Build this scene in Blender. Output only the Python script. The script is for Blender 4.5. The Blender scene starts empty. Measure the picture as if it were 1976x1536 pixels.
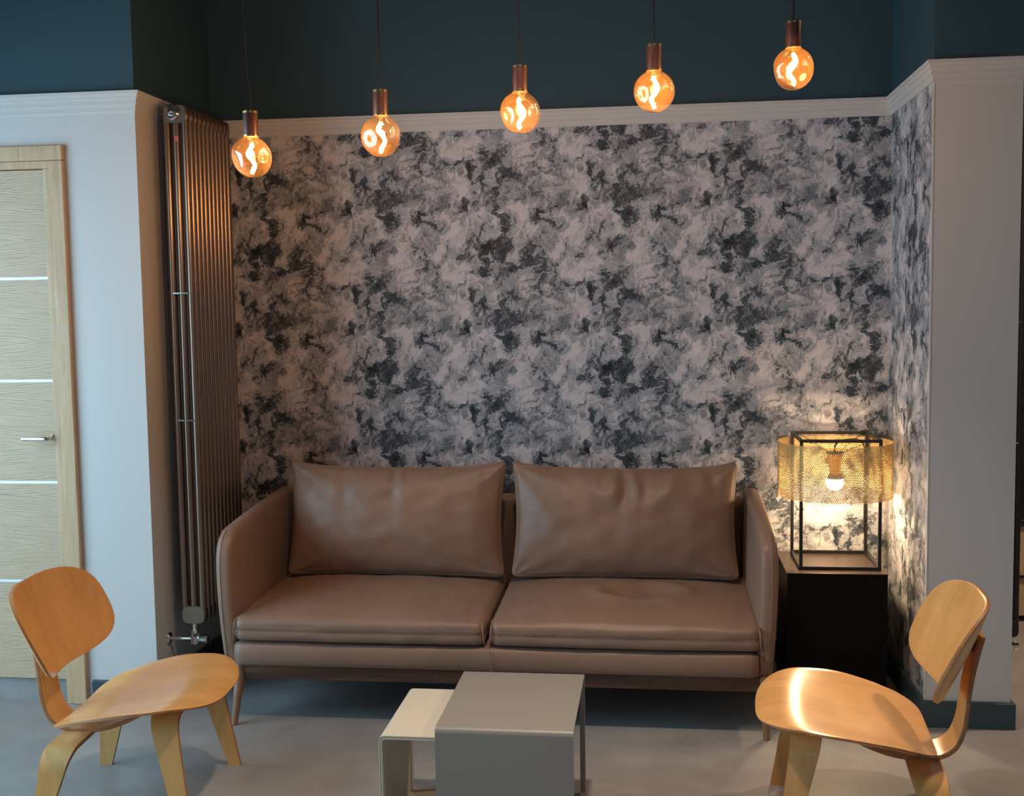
import bpy, bmesh, math, random
from mathutils import Vector, Matrix, noise as mnoise
random.seed(7)
PI = math.pi
S = bpy.context.scene
C = S.collection

# ------------------------------------------------------------------ camera
FPX = 2206.0
YAW, PITCH, ROLL = 0.12652, 0.08138, -0.01475
cam = bpy.data.cameras.new('camera')
cam.sensor_fit = 'HORIZONTAL'; cam.sensor_width = 36.0; cam.lens = FPX / 1976.0 * 36.0
cam.clip_start = 0.05; cam.clip_end = 60
co = bpy.data.objects.new('camera', cam); C.objects.link(co)
fw = Vector((-math.sin(YAW) * math.cos(PITCH), math.cos(YAW) * math.cos(PITCH), -math.sin(PITCH)))
rt = Vector((math.cos(YAW), math.sin(YAW), 0)); up = rt.cross(fw)
r2 = rt * math.cos(ROLL) + up * math.sin(ROLL); u2 = -rt * math.sin(ROLL) + up * math.cos(ROLL)
co.matrix_world = Matrix(((r2.x, u2.x, -fw.x, 0), (r2.y, u2.y, -fw.y, -4.7016), (r2.z, u2.z, -fw.z, 1.48), (0, 0, 0, 1)))
S.camera = co

# ------------------------------------------------------------------ view, world, lights
S.view_settings.view_transform = 'Standard'; S.view_settings.look = 'None'
S.view_settings.gamma = 1.0; S.view_settings.use_curve_mapping = False
S.view_settings.exposure = 0.0
w = bpy.data.worlds.new('daylight'); S.world = w; w.use_nodes = True
w.node_tree.nodes['Background'].inputs[0].default_value = (0.55, 0.75, 1.0, 1)
w.node_tree.nodes['Background'].inputs[1].default_value = 1.15

def area(name, loc, target, sx, sy, power, col, spread=PI):
    l = bpy.data.lights.new(name, 'AREA'); l.shape = 'RECTANGLE'; l.size = sx; l.size_y = sy
    l.energy = power; l.color = col; l.spread = spread
    o = bpy.data.objects.new(name, l); C.objects.link(o); o.location = loc
    o.rotation_euler = (Vector(target) - Vector(loc)).to_track_quat('-Z', 'Y').to_euler()
    return o
def point(name, loc, power, col, r=0.02):
    l = bpy.data.lights.new(name, 'POINT'); l.energy = power; l.color = col; l.shadow_soft_size = r
    o = bpy.data.objects.new(name, l); C.objects.link(o); o.location = loc
    return o
LWX, RWX, FWY, BWY, CZ = -3.4, 4.2, -8.0, 3.0, 3.15          # room extents
area('daylight_left_window', (LWX + 0.06, -2.35, 1.20), (LWX + 1.06, -2.32, .85), 2.4, 2.2, 84, (0.48, 0.78, .97))
area('daylight_front_window', (1.6, FWY + 0.06, 1.6), (1.6, FWY + 1.06, 1.6), 3.0, 2.2, 6, (0.88, 0.93, 1.0))
area('unseen_ceiling_light', (2.3, -.42, CZ - 0.05), (2.3, -.42, 0), 0.14, 0.14, 40, (1.0, 0.72, 0.50), 2.6)
area('unseen_ceiling_light', (-.3, -2.1, CZ - 0.05), (-.3, -1.9, 0), 0.14, 0.14, 12, (1.0, 0.80, 0.62), 1.5)  # added downlight, no lamp known there; brightens table tops, seats and floor

# ------------------------------------------------------------------ node helpers
class NT:
    def __init__(s, name):
        s.m = bpy.data.materials.new(name); s.m.use_nodes = True; s.t = s.m.node_tree
        s.b = s.t.nodes['Principled BSDF']; s.out = s.t.nodes['Material Output']
    def n(s, typ, **kw):
        nd = s.t.nodes.new(typ)
        for k, v in kw.items(): setattr(nd, k, v)
        return nd
    def l(s, a, b): s.t.links.new(a, b)
    def put(s, sock, v):
        if isinstance(v, (int, float)): sock.default_value = v
        elif isinstance(v, (tuple, list)): sock.default_value = tuple(v) + ((1,) if len(v) == 3 and len(sock.default_value) == 4 else ())
        else: s.l(v, sock)
    def math(s, op, a, b=0.0, c=None):
        nd = s.n('ShaderNodeMath', operation=op); s.put(nd.inputs[0], a); s.put(nd.inputs[1], b)
        if c is not None: s.put(nd.inputs[2], c)
        return nd.outputs[0]
    def ramp(s, fac, stops, interp='LINEAR'):
        nd = s.n('ShaderNodeValToRGB'); nd.color_ramp.interpolation = interp
        e = nd.color_ramp.elements
        while len(e) < len(stops): e.new(0.5)
        for i, (p, c) in enumerate(stops): e[i].position = p; e[i].color = tuple(c) + (1,)
        s.l(fac, nd.inputs[0]); return nd.outputs[0]
    def mix(s, fac, a, b, blend='MIX'):
        nd = s.n('ShaderNodeMix', data_type='RGBA', blend_type=blend)
        s.put(nd.inputs[0], fac); s.put(nd.inputs[6], a); s.put(nd.inputs[7], b); return nd.outputs[2]
    def coord(s, scale=(1, 1, 1), rot=(0, 0, 0), kind='Object'):
        tc = s.n('ShaderNodeTexCoord'); mp = s.n('ShaderNodeMapping')
        mp.inputs['Scale'].default_value = scale; mp.inputs['Rotation'].default_value = rot
        s.l(tc.outputs[kind], mp.inputs[0]); return mp.outputs[0]
    def noise(s, vec, scale, detail=3, rough=.5, dist=0, out=0):
        nd = s.n('ShaderNodeTexNoise'); s.l(vec, nd.inputs['Vector'])
        nd.inputs['Scale'].default_value = scale; nd.inputs['Detail'].default_value = detail
        nd.inputs['Roughness'].default_value = rough; nd.inputs['Distortion'].default_value = dist
        return nd.outputs[out]
    def bump(s, h, strength=.2, dist=.002):
        nd = s.n('ShaderNodeBump'); nd.inputs['Strength'].default_value = strength; nd.inputs['Distance'].default_value = dist
        s.l(h, nd.inputs['Height']); s.l(nd.outputs[0], s.b.inputs['Normal'])
    def set(s, **kw):
        for k, v in kw.items(): s.put(s.b.inputs[k.replace('_', ' ')], v)
        return s.m

def plain(name, col, rough=.5, metal=0, bump=0, bscale=60, spec=.5, coat=0):
    t = NT(name); v = t.coord()
    nz = t.noise(v, 3.0, 4, .6)
    c = t.mix(nz, tuple(x * .94 for x in col), tuple(min(1, x * 1.06) for x in col))
    t.set(Base_Color=c, Roughness=rough, Metallic=metal, Specular_IOR_Level=spec, Coat_Weight=coat)
    if bump: t.bump(t.noise(v, bscale, 4, .6), bump, .002)
    return t.m

def paint(name, col, rough=.55):
    t = NT(name); v = t.coord()
    nz = t.noise(v, 1.3, 3, .6)
    c = t.mix(nz, tuple(x * .97 for x in col), tuple(min(1, x * 1.03) for x in col))
    t.set(Base_Color=c, Roughness=rough, Specular_IOR_Level=.3)
    t.bump(t.noise(v, 160, 3, .6), .10, .001)
    return t.m

def wood(name, c1, c2, c3, axis=0, rough=.4, scale=1.0, coat=0.0, stretch=14, contrast=1.0, spec=.5):
    """grain runs along the given local axis"""
    t = NT(name); sc = [stretch * scale] * 3; sc[axis] = 1.0 * scale
    v = t.coord(tuple(sc)); v0 = t.coord((1, 1, 1))
    low = t.noise(v, 1.2, 3, .5, .6)
    fine = t.noise(v, 9, 5, .65, .3)
    f = t.math('ADD', t.math('MULTIPLY', low, .6), t.math('MULTIPLY', fine, .4))
    lo, hi = .5 - .16 / contrast, .5 + .16 / contrast
    c = t.ramp(f, [(lo, c1), (.5, c2), (hi, c3)])
    t.set(Base_Color=c, Roughness=rough, Coat_Weight=coat, Coat_Roughness=.18, Specular_IOR_Level=spec)
    t.bump(fine, .06, .001)
    return t.m

M = {}
M['white'] = paint('white_wall_paint', (.64, .63, .61))
M['teal'] = paint('deep_teal_wall_paint', (.038, .080, .103))
M['tealskirt'] = paint('teal_skirting_paint', (.05, .078, .088), .4)
M['ceiling'] = paint('ceiling_paint', (.06, .07, .07))
M['roomwall'] = paint('room_wall_paint', (.22, .20, .18))
M['black'] = plain('black_powder_coat', (.010, .009, .009), .38)
M['plinth'] = plain('dark_bronze_lacquer', (.006, .005, .005), .45, 0, spec=.12)
M['plinthtop'] = plain('dark_bronze_top', (.085, .055, .04), .30, .35)
M['chrome'] = plain('chrome', (.8, .78, .75), .12, 1)
M['brass'] = plain('brushed_brass', (.75, .5, .24), .28, 1)
M['steel'] = plain('bare_radiator_steel', (.27, .195, .15), .27, .85)
M['alu'] = plain('aluminium_strip', (.86, .88, .90), .3, .1)
M['greytable'] = plain('warm_grey_powder_coat', (.27, .25, .225), .42, 0, .04, 900)
M['creamtable'] = plain('cream_powder_coat', (.66, .59, .47), .42, 0, .04, 900)
M['cord'] = plain('black_textile_cord', (.008, .008, .008), .8)
M['stitch'] = plain('pale_thread', (.42, .36, .31), .8)
M['red'] = plain('red_sticker', (.55, .12, .10), .5)
M['rubber'] = plain('black_rubber', (.01, .01, .01), .7)
M['bronze'] = plain('perforated_bronze_metal', (.62, .42, .17), .36, .75)
M['walnutdark'] = wood('dark_walnut_socket', (.06, .022, .014), (.10, .035, .022), (.15, .06, .04), 2, .4, 3)
M['walnut'] = wood('walnut_rail', (.055, .024, .014), (.10, .048, .028), (.17, .085, .05), 0, .38, 1.3, stretch=12)
M['legwood'] = wood('walnut_leg', (.16, .085, .045), (.24, .13, .075), (.33, .19, .11), 2, .4, 2)
M['oak'] = wood('bleached_oak_frame', (.50, .32, .175), (.60, .405, .235), (.68, .48, .30), 2, .5, 4)
M['birchseat'] = wood('honey_birch_plywood', (.66, .33, .10), (.76, .395, .125), (.84, .46, .16), 0, .32, 1.2, .35, 9)
M['birchback'] = wood('honey_birch_back', (.66, .33, .10), (.76, .395, .125), (.84, .46, .16), 2, .32, 1.2, .35, 9)
M['birchleg'] = wood('honey_birch_leg', (.62, .32, .105), (.72, .385, .13), (.79, .45, .17), 2, .36, 1.2, .25, 9)
M['plyedge'] = wood('plywood_edge', (.30, .12, .045), (.40, .18, .07), (.5, .24, .10), 1, .5, 2, .1)

def m_doorleaf():
    t = NT('book_matched_oak_veneer')
    tc = t.n('ShaderNodeTexCoord'); sp = t.n('ShaderNodeSeparateXYZ'); t.l(tc.outputs['Object'], sp.inputs[0])
    x, z = sp.outputs[0], sp.outputs[2]
    # cathedral grain that runs sideways and mirrors about the middle of each panel
    pz = t.math('SUBTRACT', t.math('MODULO', t.math('ADD', z, .154), .3795), .19)
    az = t.math('ABSOLUTE', pz)
    k = t.math('ADD', az, t.math('MULTIPLY', t.math('POWER', t.math('ADD', x, 3.1), 2.0), -.055))
    cb = t.n('ShaderNodeCombineXYZ'); t.put(cb.inputs[0], t.math('MULTIPLY', x, 1.2)); t.put(cb.inputs[1], 0.0); t.put(cb.inputs[2], t.math('MULTIPLY', z, 7.0))
    nz = t.noise(cb.outputs[0], 2.2, 4, .6)
    kk = t.math('ADD', k, t.math('MULTIPLY', nz, .028))
    wv = t.math('SINE', t.math('MULTIPLY', kk, 760))
    cb2 = t.n('ShaderNodeCombineXYZ'); t.put(cb2.inputs[0], t.math('MULTIPLY', x, 3)); t.put(cb2.inputs[1], 0.0); t.put(cb2.inputs[2], t.math('MULTIPLY', kk, 240))
    fz = t.noise(cb2.outputs[0], 1.6, 4, .7)
    f = t.math('ADD', t.math('MULTIPLY', wv, .09), t.math('MULTIPLY', fz, 1.0))
    c = t.ramp(f, [(.24, (.33, .22, .125)), (.42, (.50, .36, .23)), (.55, (.62, .455, .305)), (.78, (.70, .54, .38))])
    t.set(Base_Color=c, Roughness=.5)
    t.bump(f, .08, .001)
    return t.m
M['doorleaf'] = m_doorleaf()

def m_floor():
    t = NT('polished_grey_resin_floor'); v = t.coord((1, 1, 1))
    a = t.noise(v, 1.1, 6, .62, .8); b = t.noise(v, 5.5, 6, .7, .4); d = t.noise(v, 60, 3, .6)
    f = t.math('ADD', t.math('MULTIPLY', a, .65), t.math('MULTIPLY', b, .35))
    c = t.ramp(f, [(.33, (.225, .215, .21)), (.48, (.29, .28, .275)), (.64, (.37, .36, .35))])
    c = t.mix(t.ramp(d, [(.62, (0, 0, 0)), (.75, (.25, .25, .25))]), c, (.40, .39, .38))
    t.set(Base_Color=c, Roughness=t.math('ADD', t.math('MULTIPLY', b, .25), .28), Specular_IOR_Level=.4)
    t.bump(b, .04, .003)
    return t.m
M['floor'] = m_floor()

def m_leather():
    t = NT('taupe_leather'); v = t.coord()
    a = t.noise(v, 2.3, 4, .6); g = t.n('ShaderNodeTexVoronoi'); t.l(v, g.inputs['Vector']); g.inputs['Scale'].default_value = 420
    c = t.ramp(a, [(.3, (.235, .142, .098)), (.7, (.295, .180, .126))])
    t.set(Base_Color=c, Roughness=.44, Specular_IOR_Level=.42, Sheen_Weight=.06)
    nb = t.n('ShaderNodeBump'); nb.inputs['Strength'].default_value = .16; nb.inputs['Distance'].default_value = .0012
    t.l(g.outputs['Distance'], nb.inputs['Height'])
    n2 = t.n('ShaderNodeBump'); n2.inputs['Strength'].default_value = .35; n2.inputs['Distance'].default_value = .006
    t.l(t.noise(v, 9, 4, .5, .6), n2.inputs['Height']); t.l(nb.outputs[0], n2.inputs['Normal']); t.l(n2.outputs[0], t.b.inputs['Normal'])
    return t.m
M['leather'] = m_leather()

def m_glass():
    t = NT('amber_bulb_glass')
    for nd in list(t.t.nodes):
        if nd != t.out: t.t.nodes.remove(nd)
    tr = t.n('ShaderNodeBsdfTransparent'); tr.inputs[0].default_value = (1.0, .90, .68, 1)
    gl = t.n('ShaderNodeBsdfGlossy'); gl.inputs[0].default_value = (1, .97, .92, 1); gl.inputs[1].default_value = .02
    df = t.n('ShaderNodeBsdfTranslucent'); df.inputs[0].default_value = (1.0, .50, .12, 1)
    fr = t.n('ShaderNodeLayerWeight'); fr.inputs[0].default_value = .35
    f2 = t.math('ADD', t.math('MULTIPLY', fr.outputs['Facing'], .45), .08)
    m1 = t.n('ShaderNodeMixShader'); m1.inputs[0].default_value = .028
    t.l(tr.outputs[0], m1.inputs[1]); t.l(df.outputs[0], m1.inputs[2])
    m2 = t.n('ShaderNodeMixShader'); t.l(f2, m2.inputs[0]); t.l(m1.outputs[0], m2.inputs[1]); t.l(gl.outputs[0], m2.inputs[2])
    t.l(m2.outputs[0], t.out.inputs[0]); return t.m
M['glass'] = m_glass()

def m_window():
    t = NT('window_glass')
    for nd in list(t.t.nodes):
        if nd != t.out: t.t.nodes.remove(nd)
    tr = t.n('ShaderNodeBsdfTransparent'); gl = t.n('ShaderNodeBsdfGlossy'); gl.inputs[1].default_value = .02
    m1 = t.n('ShaderNodeMixShader'); m1.inputs[0].default_value = .06
    t.l(tr.outputs[0], m1.inputs[1]); t.l(gl.outputs[0], m1.inputs[2]); t.l(m1.outputs[0], t.out.inputs[0]); return t.m
M['window'] = m_window()

def emit(name, col, strength):
    t = NT(name); t.set(Base_Color=(0, 0, 0), Emission_Color=col, Emission_Strength=strength); return t.m
M['filament'] = emit('glowing_filament', (1.0, .66, .27), 26)
M['lampbulb'] = emit('lit_opal_bulb', (1.0, .72, .42), 330)

# wallpaper ---------------------------------------------------------------
PW, PH = .493, .5025
OFFW = 2.3
BLOBS = [  # u, v, size u, size v, strength: dark clouds of the half-drop repeat
    (-0.180, 1.575, 0.052, 0.043, 1.1), (-0.096, 1.511, 0.056, 0.039, 1.1), (-0.283, 1.558, 0.074, 0.019, 0.8), (-0.206, 1.434, 0.043, 0.026, 0.8),
    (-0.247, 1.382, 0.043, 0.030, 0.8), (-0.177, 1.377, 0.035, 0.039, 0.8), (-0.131, 1.226, 0.026, 0.091, 1.1), (-0.037, 1.161, 0.037, 0.078, 1.1),
    (-0.214, 1.214, 0.035, 0.024, 0.9), (-0.221, 1.147, 0.052, 0.026, 0.8), (-0.086, 1.029, 0.030, 0.052, 0.9), (-0.106, 0.890, 0.056, 0.065, 1.0),
    (-0.172, 0.898, 0.030, 0.035, 0.7), (-0.590, 1.633, 0.035, 0.052, 1.0), (-0.722, 1.629, 0.048, 0.039, 0.9), (-0.766, 1.683, 0.030, 0.026, 0.8),
    (-0.473, 1.587, 0.026, 0.048, 0.8), (-0.516, 1.687, 0.015, 0.048, 0.9), (-0.683, 1.616, 0.074, 0.026, 0.7), (-0.616, 1.738, 0.039, 0.026, 0.8),
    (-0.666, 1.722, 0.030, 0.022, 0.8), (-0.712, 1.424, 0.043, 0.052, 0.8), (-0.785, 1.371, 0.078, 0.026, 0.6), (-0.618, 1.476, 0.019, 0.056, 0.8),
    (-0.615, 1.380, 0.026, 0.035, 0.6), (-0.562, 1.336, 0.030, 0.030, 0.6),
]
def m_wallpaper():
    t = NT('marbled_wallpaper')
    tc = t.n('ShaderNodeTexCoord'); sp = t.n('ShaderNodeSeparateXYZ'); t.l(tc.outputs['Object'], sp.inputs[0])
    u = t.math('SUBTRACT', sp.outputs[0], sp.outputs[1]); v = sp.outputs[2]
    def torus(u, v):
        a = t.math('MULTIPLY', u, 2 * PI / PW); b = t.math('MULTIPLY', v, 2 * PI / PH)
        ru, rv = PW / 2 / PI, PH / 2 / PI
        cb = t.n('ShaderNodeCombineXYZ')
        t.put(cb.inputs[0], t.math('MULTIPLY', t.math('COSINE', a), ru)); t.put(cb.inputs[1], t.math('MULTIPLY', t.math('SINE', a), ru))
        t.put(cb.inputs[2], t.math('MULTIPLY', t.math('COSINE', b), rv))
        return cb.outputs[0], t.math('ADD', t.math('MULTIPLY', t.math('SINE', b), rv), OFFW)
    def n4(T, scale, detail, rough, out=0):
        nd = t.n('ShaderNodeTexNoise', noise_dimensions='4D'); t.l(T[0], nd.inputs['Vector']); 
        t.l(T[1], nd.inputs['W']); nd.inputs['Scale'].default_value = scale; nd.inputs['Detail'].default_value = detail; nd.inputs['Roughness'].default_value = rough
        return nd.outputs[out]
    def warp(u, v, scale, detail, rough, amp):
        ws = t.n('ShaderNodeSeparateColor'); t.l(n4(torus(u, v), scale, detail, rough, 1), ws.inputs[0])
        return (t.math('ADD', u, t.math('MULTIPLY', t.math('SUBTRACT', ws.outputs[0], .5), amp)),
                t.math('ADD', v, t.math('MULTIPLY', t.math('SUBTRACT', ws.outputs[1], .5), amp)))
    uf, vf = warp(u, v, 24, 6, .70, .10)            # ragged edges, keeps shapes where they are
    us, vs = warp(uf, vf, 8, 3, .6, .16)  # swirls
    tn = torus(us, vs)
    ts = torus(us, t.math('MULTIPLY_ADD', us, -PH / PW, vs))     # sheared by one repeat: streaks that climb to the right
    nb = t.math('ADD', t.math('MULTIPLY', n4(tn, 15, 9, .70), .55), t.math('MULTIPLY', n4(ts, 15, 9, .70), .45))
    base = t.math('ADD', t.math('MULTIPLY', t.math('SUBTRACT', nb, .5), 1.62), .495)
    # half-drop phases for the big dark clouds
    p1 = t.math('ADD', t.math('MULTIPLY', uf, -1 / (2 * PW)), t.math('MULTIPLY', vf, 1 / (2 * PH)))
    p2 = t.math('ADD', t.math('MULTIPLY', uf, 1 / (2 * PW)), t.math('MULTIPLY', vf, 1 / (2 * PH)))
    acc = None
    for (bu, bv, su, sv, st) in BLOBS:
        c1 = -bu / (2 * PW) + bv / (2 * PH); c2 = bu / (2 * PW) + bv / (2 * PH)
        d1 = t.math('SUBTRACT', t.math('FRACT', t.math('ADD', p1, .5 - c1 + 20)), .5)
        d2 = t.math('SUBTRACT', t.math('FRACT', t.math('ADD', p2, .5 - c2 + 20)), .5)
        du_ = t.math('MULTIPLY', t.math('SUBTRACT', d2, d1), PW / su); dv_ = t.math('MULTIPLY', t.math('ADD', d2, d1), PH / sv)
        r2_ = t.math('MULTIPLY_ADD', du_, du_, t.math('MULTIPLY', dv_, dv_))
        g = t.math('MULTIPLY', t.math('POWER', 2.718, t.math('MULTIPLY', r2_, -.8)), st)
        acc = g if acc is None else t.math('MAXIMUM', acc, g)
    val = t.math('ADD', base, t.math('MULTIPLY', acc, .150))
    val = t.math('ADD', val, t.math('MULTIPLY', t.math('SUBTRACT', n4(torus(uf, vf), 48, 6, .75), .5), .25))
    lt = (.70, .655, .67); lt2 = (.57, .55, .58)
    c = t.ramp(val, [(0, (.78, .72, .73)), (.445, lt), (.485, (.58, .565, .59)), (.514, (.38, .40, .44)), (.540, (.19, .23, .27)), (.556, (.72, .69, .71)), (.568, (.50, .51, .55)), (.580, (.065, .085, .105)),
                     (.612, (.022, .030, .040)), (.635, (.13, .16, .185)), (.655, (.020, .028, .036)), (.70, (.010, .014, .019)), (.76, (.06, .07, .08)), (.80, (.010, .013, .017))])
    veil = n4(torus(uf, vf), 9, 4, .6)
    c = t.mix(t.ramp(veil, [(.50, (0, 0, 0)), (.64, (.8, .8, .8))]), c, t.mix(.55, c, (.10, .14, .17)))
    thin = t.math('ABSOLUTE', t.math('SUBTRACT', n4(ts, 11, 8, .66), .5))
    vm = t.math('MULTIPLY', t.ramp(thin, [(0, (1, 1, 1)), (.022, (0, 0, 0))]), t.ramp(veil, [(.42, (0, 0, 0)), (.50, (1, 1, 1))]))
    c = t.mix(vm, c, (.06, .07, .085))
    th2 = t.math('ABSOLUTE', t.math('SUBTRACT', n4(tn, 16, 8, .66), .47))
    c = t.mix(t.math('MULTIPLY', t.ramp(th2, [(0, (1, 1, 1)), (.010, (0, 0, 0))]), .7), c, (.64, .61, .62))
    t.set(Base_Color=c, Roughness=.45, Specular_IOR_Level=.22)
    t.bump(t.noise(tc.outputs['Object'], 300, 2, .5), .08, .001)
    return t.m
M['wallpaper'] = m_wallpaper()

# ------------------------------------------------------------------ mesh helpers
def link_mesh(name, me, mat, parent=None, smooth=True):
    o = bpy.data.objects.new(name, me); C.objects.link(o)
    if mat is not None:
        for m in (mat if isinstance(mat, (list, tuple)) else [mat]): me.materials.append(m)
    if smooth:
        for p in me.polygons: p.use_smooth = True
    if parent: o.parent = parent
    return o
def thing(name, label, cat, loc=(0, 0, 0), rotz=0, group=None):
    o = bpy.data.objects.new(name, None); C.objects.link(o); o.location = loc; o.rotation_euler = (0, 0, rotz)
    o.empty_display_size = .1
    o['label'] = label; o['category'] = cat
    if group: o['group'] = group
    return o
def bm_obj(name, bm, mat, parent=None, smooth=False, bevel=0, seg=2, sub=0):
    me = bpy.data.meshes.new(name); bmesh.ops.recalc_face_normals(bm, faces=bm.faces[:]); bm.to_mesh(me); bm.free()
    o = link_mesh(name, me, mat, parent, smooth or bevel > 0 or sub > 0)
    if bevel:
        b = o.modifiers.new('bevel', 'BEVEL'); b.width = bevel; b.segments = seg; b.limit_method = 'ANGLE'; b.angle_limit = .6
        wn = o.modifiers.new('wn', 'WEIGHTED_NORMAL'); wn.keep_sharp = True
    if sub:
        s = o.modifiers.new('sub', 'SUBSURF'); s.levels = sub; s.render_levels = sub
    return o
def addbox(bm, x0, x1, y0, y1, z0, z1):
    vs = [bm.verts.new((x, y, z)) for x in (x0, x1) for y in (y0, y1) for z in (z0, z1)]
    for f in ((0, 1, 3, 2), (4, 6, 7, 5), (0, 4, 5, 1), (2, 3, 7, 6), (0, 2, 6, 4), (1, 5, 7, 3)):
        bm.faces.new([vs[i] for i in f])
def box(name, b, mat, parent=None, bevel=0, seg=2):
    bm = bmesh.new()
    for q in (b if isinstance(b[0], (tuple, list)) else [b]): addbox(bm, *q)
    return bm_obj(name, bm, mat, parent, False, bevel, seg)
def struct(o): o['kind'] = 'structure'; return o
def addtube(bm, pts, r, n=10, caps=True):
    pts = [Vector(p) for p in pts]; rings = []
    rr = r if isinstance(r, (list, tuple)) else [r] * len(pts)
    t0 = (pts[1] - pts[0]).normalized(); a = Vector((0, 0, 1)) if abs(t0.z) < .9 else Vector((1, 0, 0))
    nx = t0.cross(a).normalized()
    for i, p in enumerate(pts):
        t = (pts[min(i + 1, len(pts) - 1)] - pts[max(i - 1, 0)]).normalized()
        nx = (nx - t * nx.dot(t)).normalized(); ny = t.cross(nx)
        rings.append([bm.verts.new(p + (nx * math.cos(2 * PI * k / n) + ny * math.sin(2 * PI * k / n)) * rr[i]) for k in range(n)])
    for i in range(len(pts) - 1):
        for k in range(n): bm.faces.new((rings[i][k], rings[i][(k + 1) % n], rings[i + 1][(k + 1) % n], rings[i + 1][k]))
    if caps: bm.faces.new(rings[0][::-1]); bm.faces.new(rings[-1])
def tube(name, pts, r, mat, parent=None, n=10):
    bm = bmesh.new()
    for pl in (pts if isinstance(pts[0][0], (tuple, list, Vector)) else [pts]): addtube(bm, pl, r, n)
    o = bm_obj(name, bm, mat, parent, True); autosmooth(o); return o
def autosmooth(o, ang=.7):
    me = o.data
    bm = bmesh.new(); bm.from_mesh(me)
    for e in bm.edges:
        if len(e.link_faces) == 2 and e.calc_face_angle(0) > ang: e.smooth = False
    bm.to_mesh(me); bm.free()
def addlathe(bm, prof, n=32, cx=0, cy=0, fn=None):
    rings = []
    for (r, z) in prof:
        ring = []
        for k in range(n):
            a = 2 * PI * k / n; p = Vector((r * math.cos(a), r * math.sin(a), z))
            if fn: p = fn(p)
            ring.append(bm.verts.new((p.x + cx, p.y + cy, p.z)))
        rings.append(ring)
    for i in range(len(prof) - 1):
        for k in range(n): bm.faces.new((rings[i][k], rings[i][(k + 1) % n], rings[i + 1][(k + 1) % n], rings[i + 1][k]))
    if prof[0][0] > 1e-4: bm.faces.new(rings[0][::-1])
    if prof[-1][0] > 1e-4: bm.faces.new(rings[-1])
def lathe(name, prof, mat, parent=None, n=32, cx=0, cy=0, fn=None):
    bm = bmesh.new(); addlathe(bm, prof, n, cx, cy, fn); bmesh.ops.remove_doubles(bm, verts=bm.verts, dist=1e-6)
    o = bm_obj(name, bm, mat, parent, True); autosmooth(o); return o
def smoothpath(pts, k=8):
    """Catmull-Rom"""
    P = [Vector(p) for p in pts]; out = []
    for i in range(len(P) - 1):
        a, b, c, d = P[max(i - 1, 0)], P[i], P[i + 1], P[min(i + 2, len(P) - 1)]
        for j in range(k):
            t = j / k
            out.append(.5 * ((2 * b) + (c - a) * t + (2 * a - 5 * b + 4 * c - d) * t * t + (3 * b - a - 3 * c + d) * t ** 3))
    out.append(P[-1]); return out
def sstep(a, b, x):
    t = max(0, min(1, (x - a) / (b - a))); return t * t * (3 - 2 * t)

# ------------------------------------------------------------------ room shell
XL, XR, YL, YR, XP = -1.861, .917, -.717, -.689, 1.201
ZC, ZB, ZS = 2.265, 2.196, .0927          # cornice top, cornice bottom, skirting top
ZH = ZC - .02
struct(box('floor', (LWX - .2, RWX + .2, FWY - .2, BWY + .2, -.12, 0), M['floor']))
struct(box('ceiling', (LWX - .2, RWX + .2, FWY - .2, BWY + .2, CZ, CZ + .12), M['ceiling']))
# left front wall with door opening  (door opening X -3.10 .. -2.19, up to z 2.03)
DX0, DX1, DZ = -3.12, -2.19, 2.028
def two_tone(name, boxes_low, boxes_up, low, upm):
    bm = bmesh.new(); n0 = 0
    for b in boxes_low: addbox(bm, *b)
    n0 = len(bm.faces)
    for b in boxes_up: addbox(bm, *b)
    bm.faces.ensure_lookup_table()
    for i, f in enumerate(bm.faces): f.material_index = 0 if i < n0 else 1
    return struct(bm_obj(name, bm, [low, upm]))
two_tone('wall_left', [(DX1, XL, YL, .15, 0, ZH), (LWX, DX0, YL, .15, 0, ZH), (DX0, DX1, YL, .15, DZ, ZH)],
         [(LWX, XL, YL, .15, ZH, CZ)], M['white'], M['teal'])
two_tone('wall_back', [(XL, XR, 0, .15, 0, ZH)], [(XL, XR, 0, .15, ZH, CZ)], M['wallpaper'], M['teal'])
# right return + pier
bm = bmesh.new(); addbox(bm, XR, XP, YR, BWY, 0, ZH); addbox(bm, XR, XP, YR, BWY, ZH, CZ)
bm.faces.ensure_lookup_table()
for i, f in enumerate(bm.faces):
    f.material_index = 1 if i >= 6 else (2 if abs(f.calc_center_median().x - XR) < 1e-4 else 0)
struct(bm_obj('wall_right', bm, [M['white'], M['teal'], M['wallpaper']]))
struct(box('wall_far_right', (XP, RWX, BWY - .1, BWY, 0, CZ), M['roomwall']))
struct(box('wall_side_right', (RWX, RWX + .12, FWY, BWY, 0, CZ), M['roomwall']))
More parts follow.
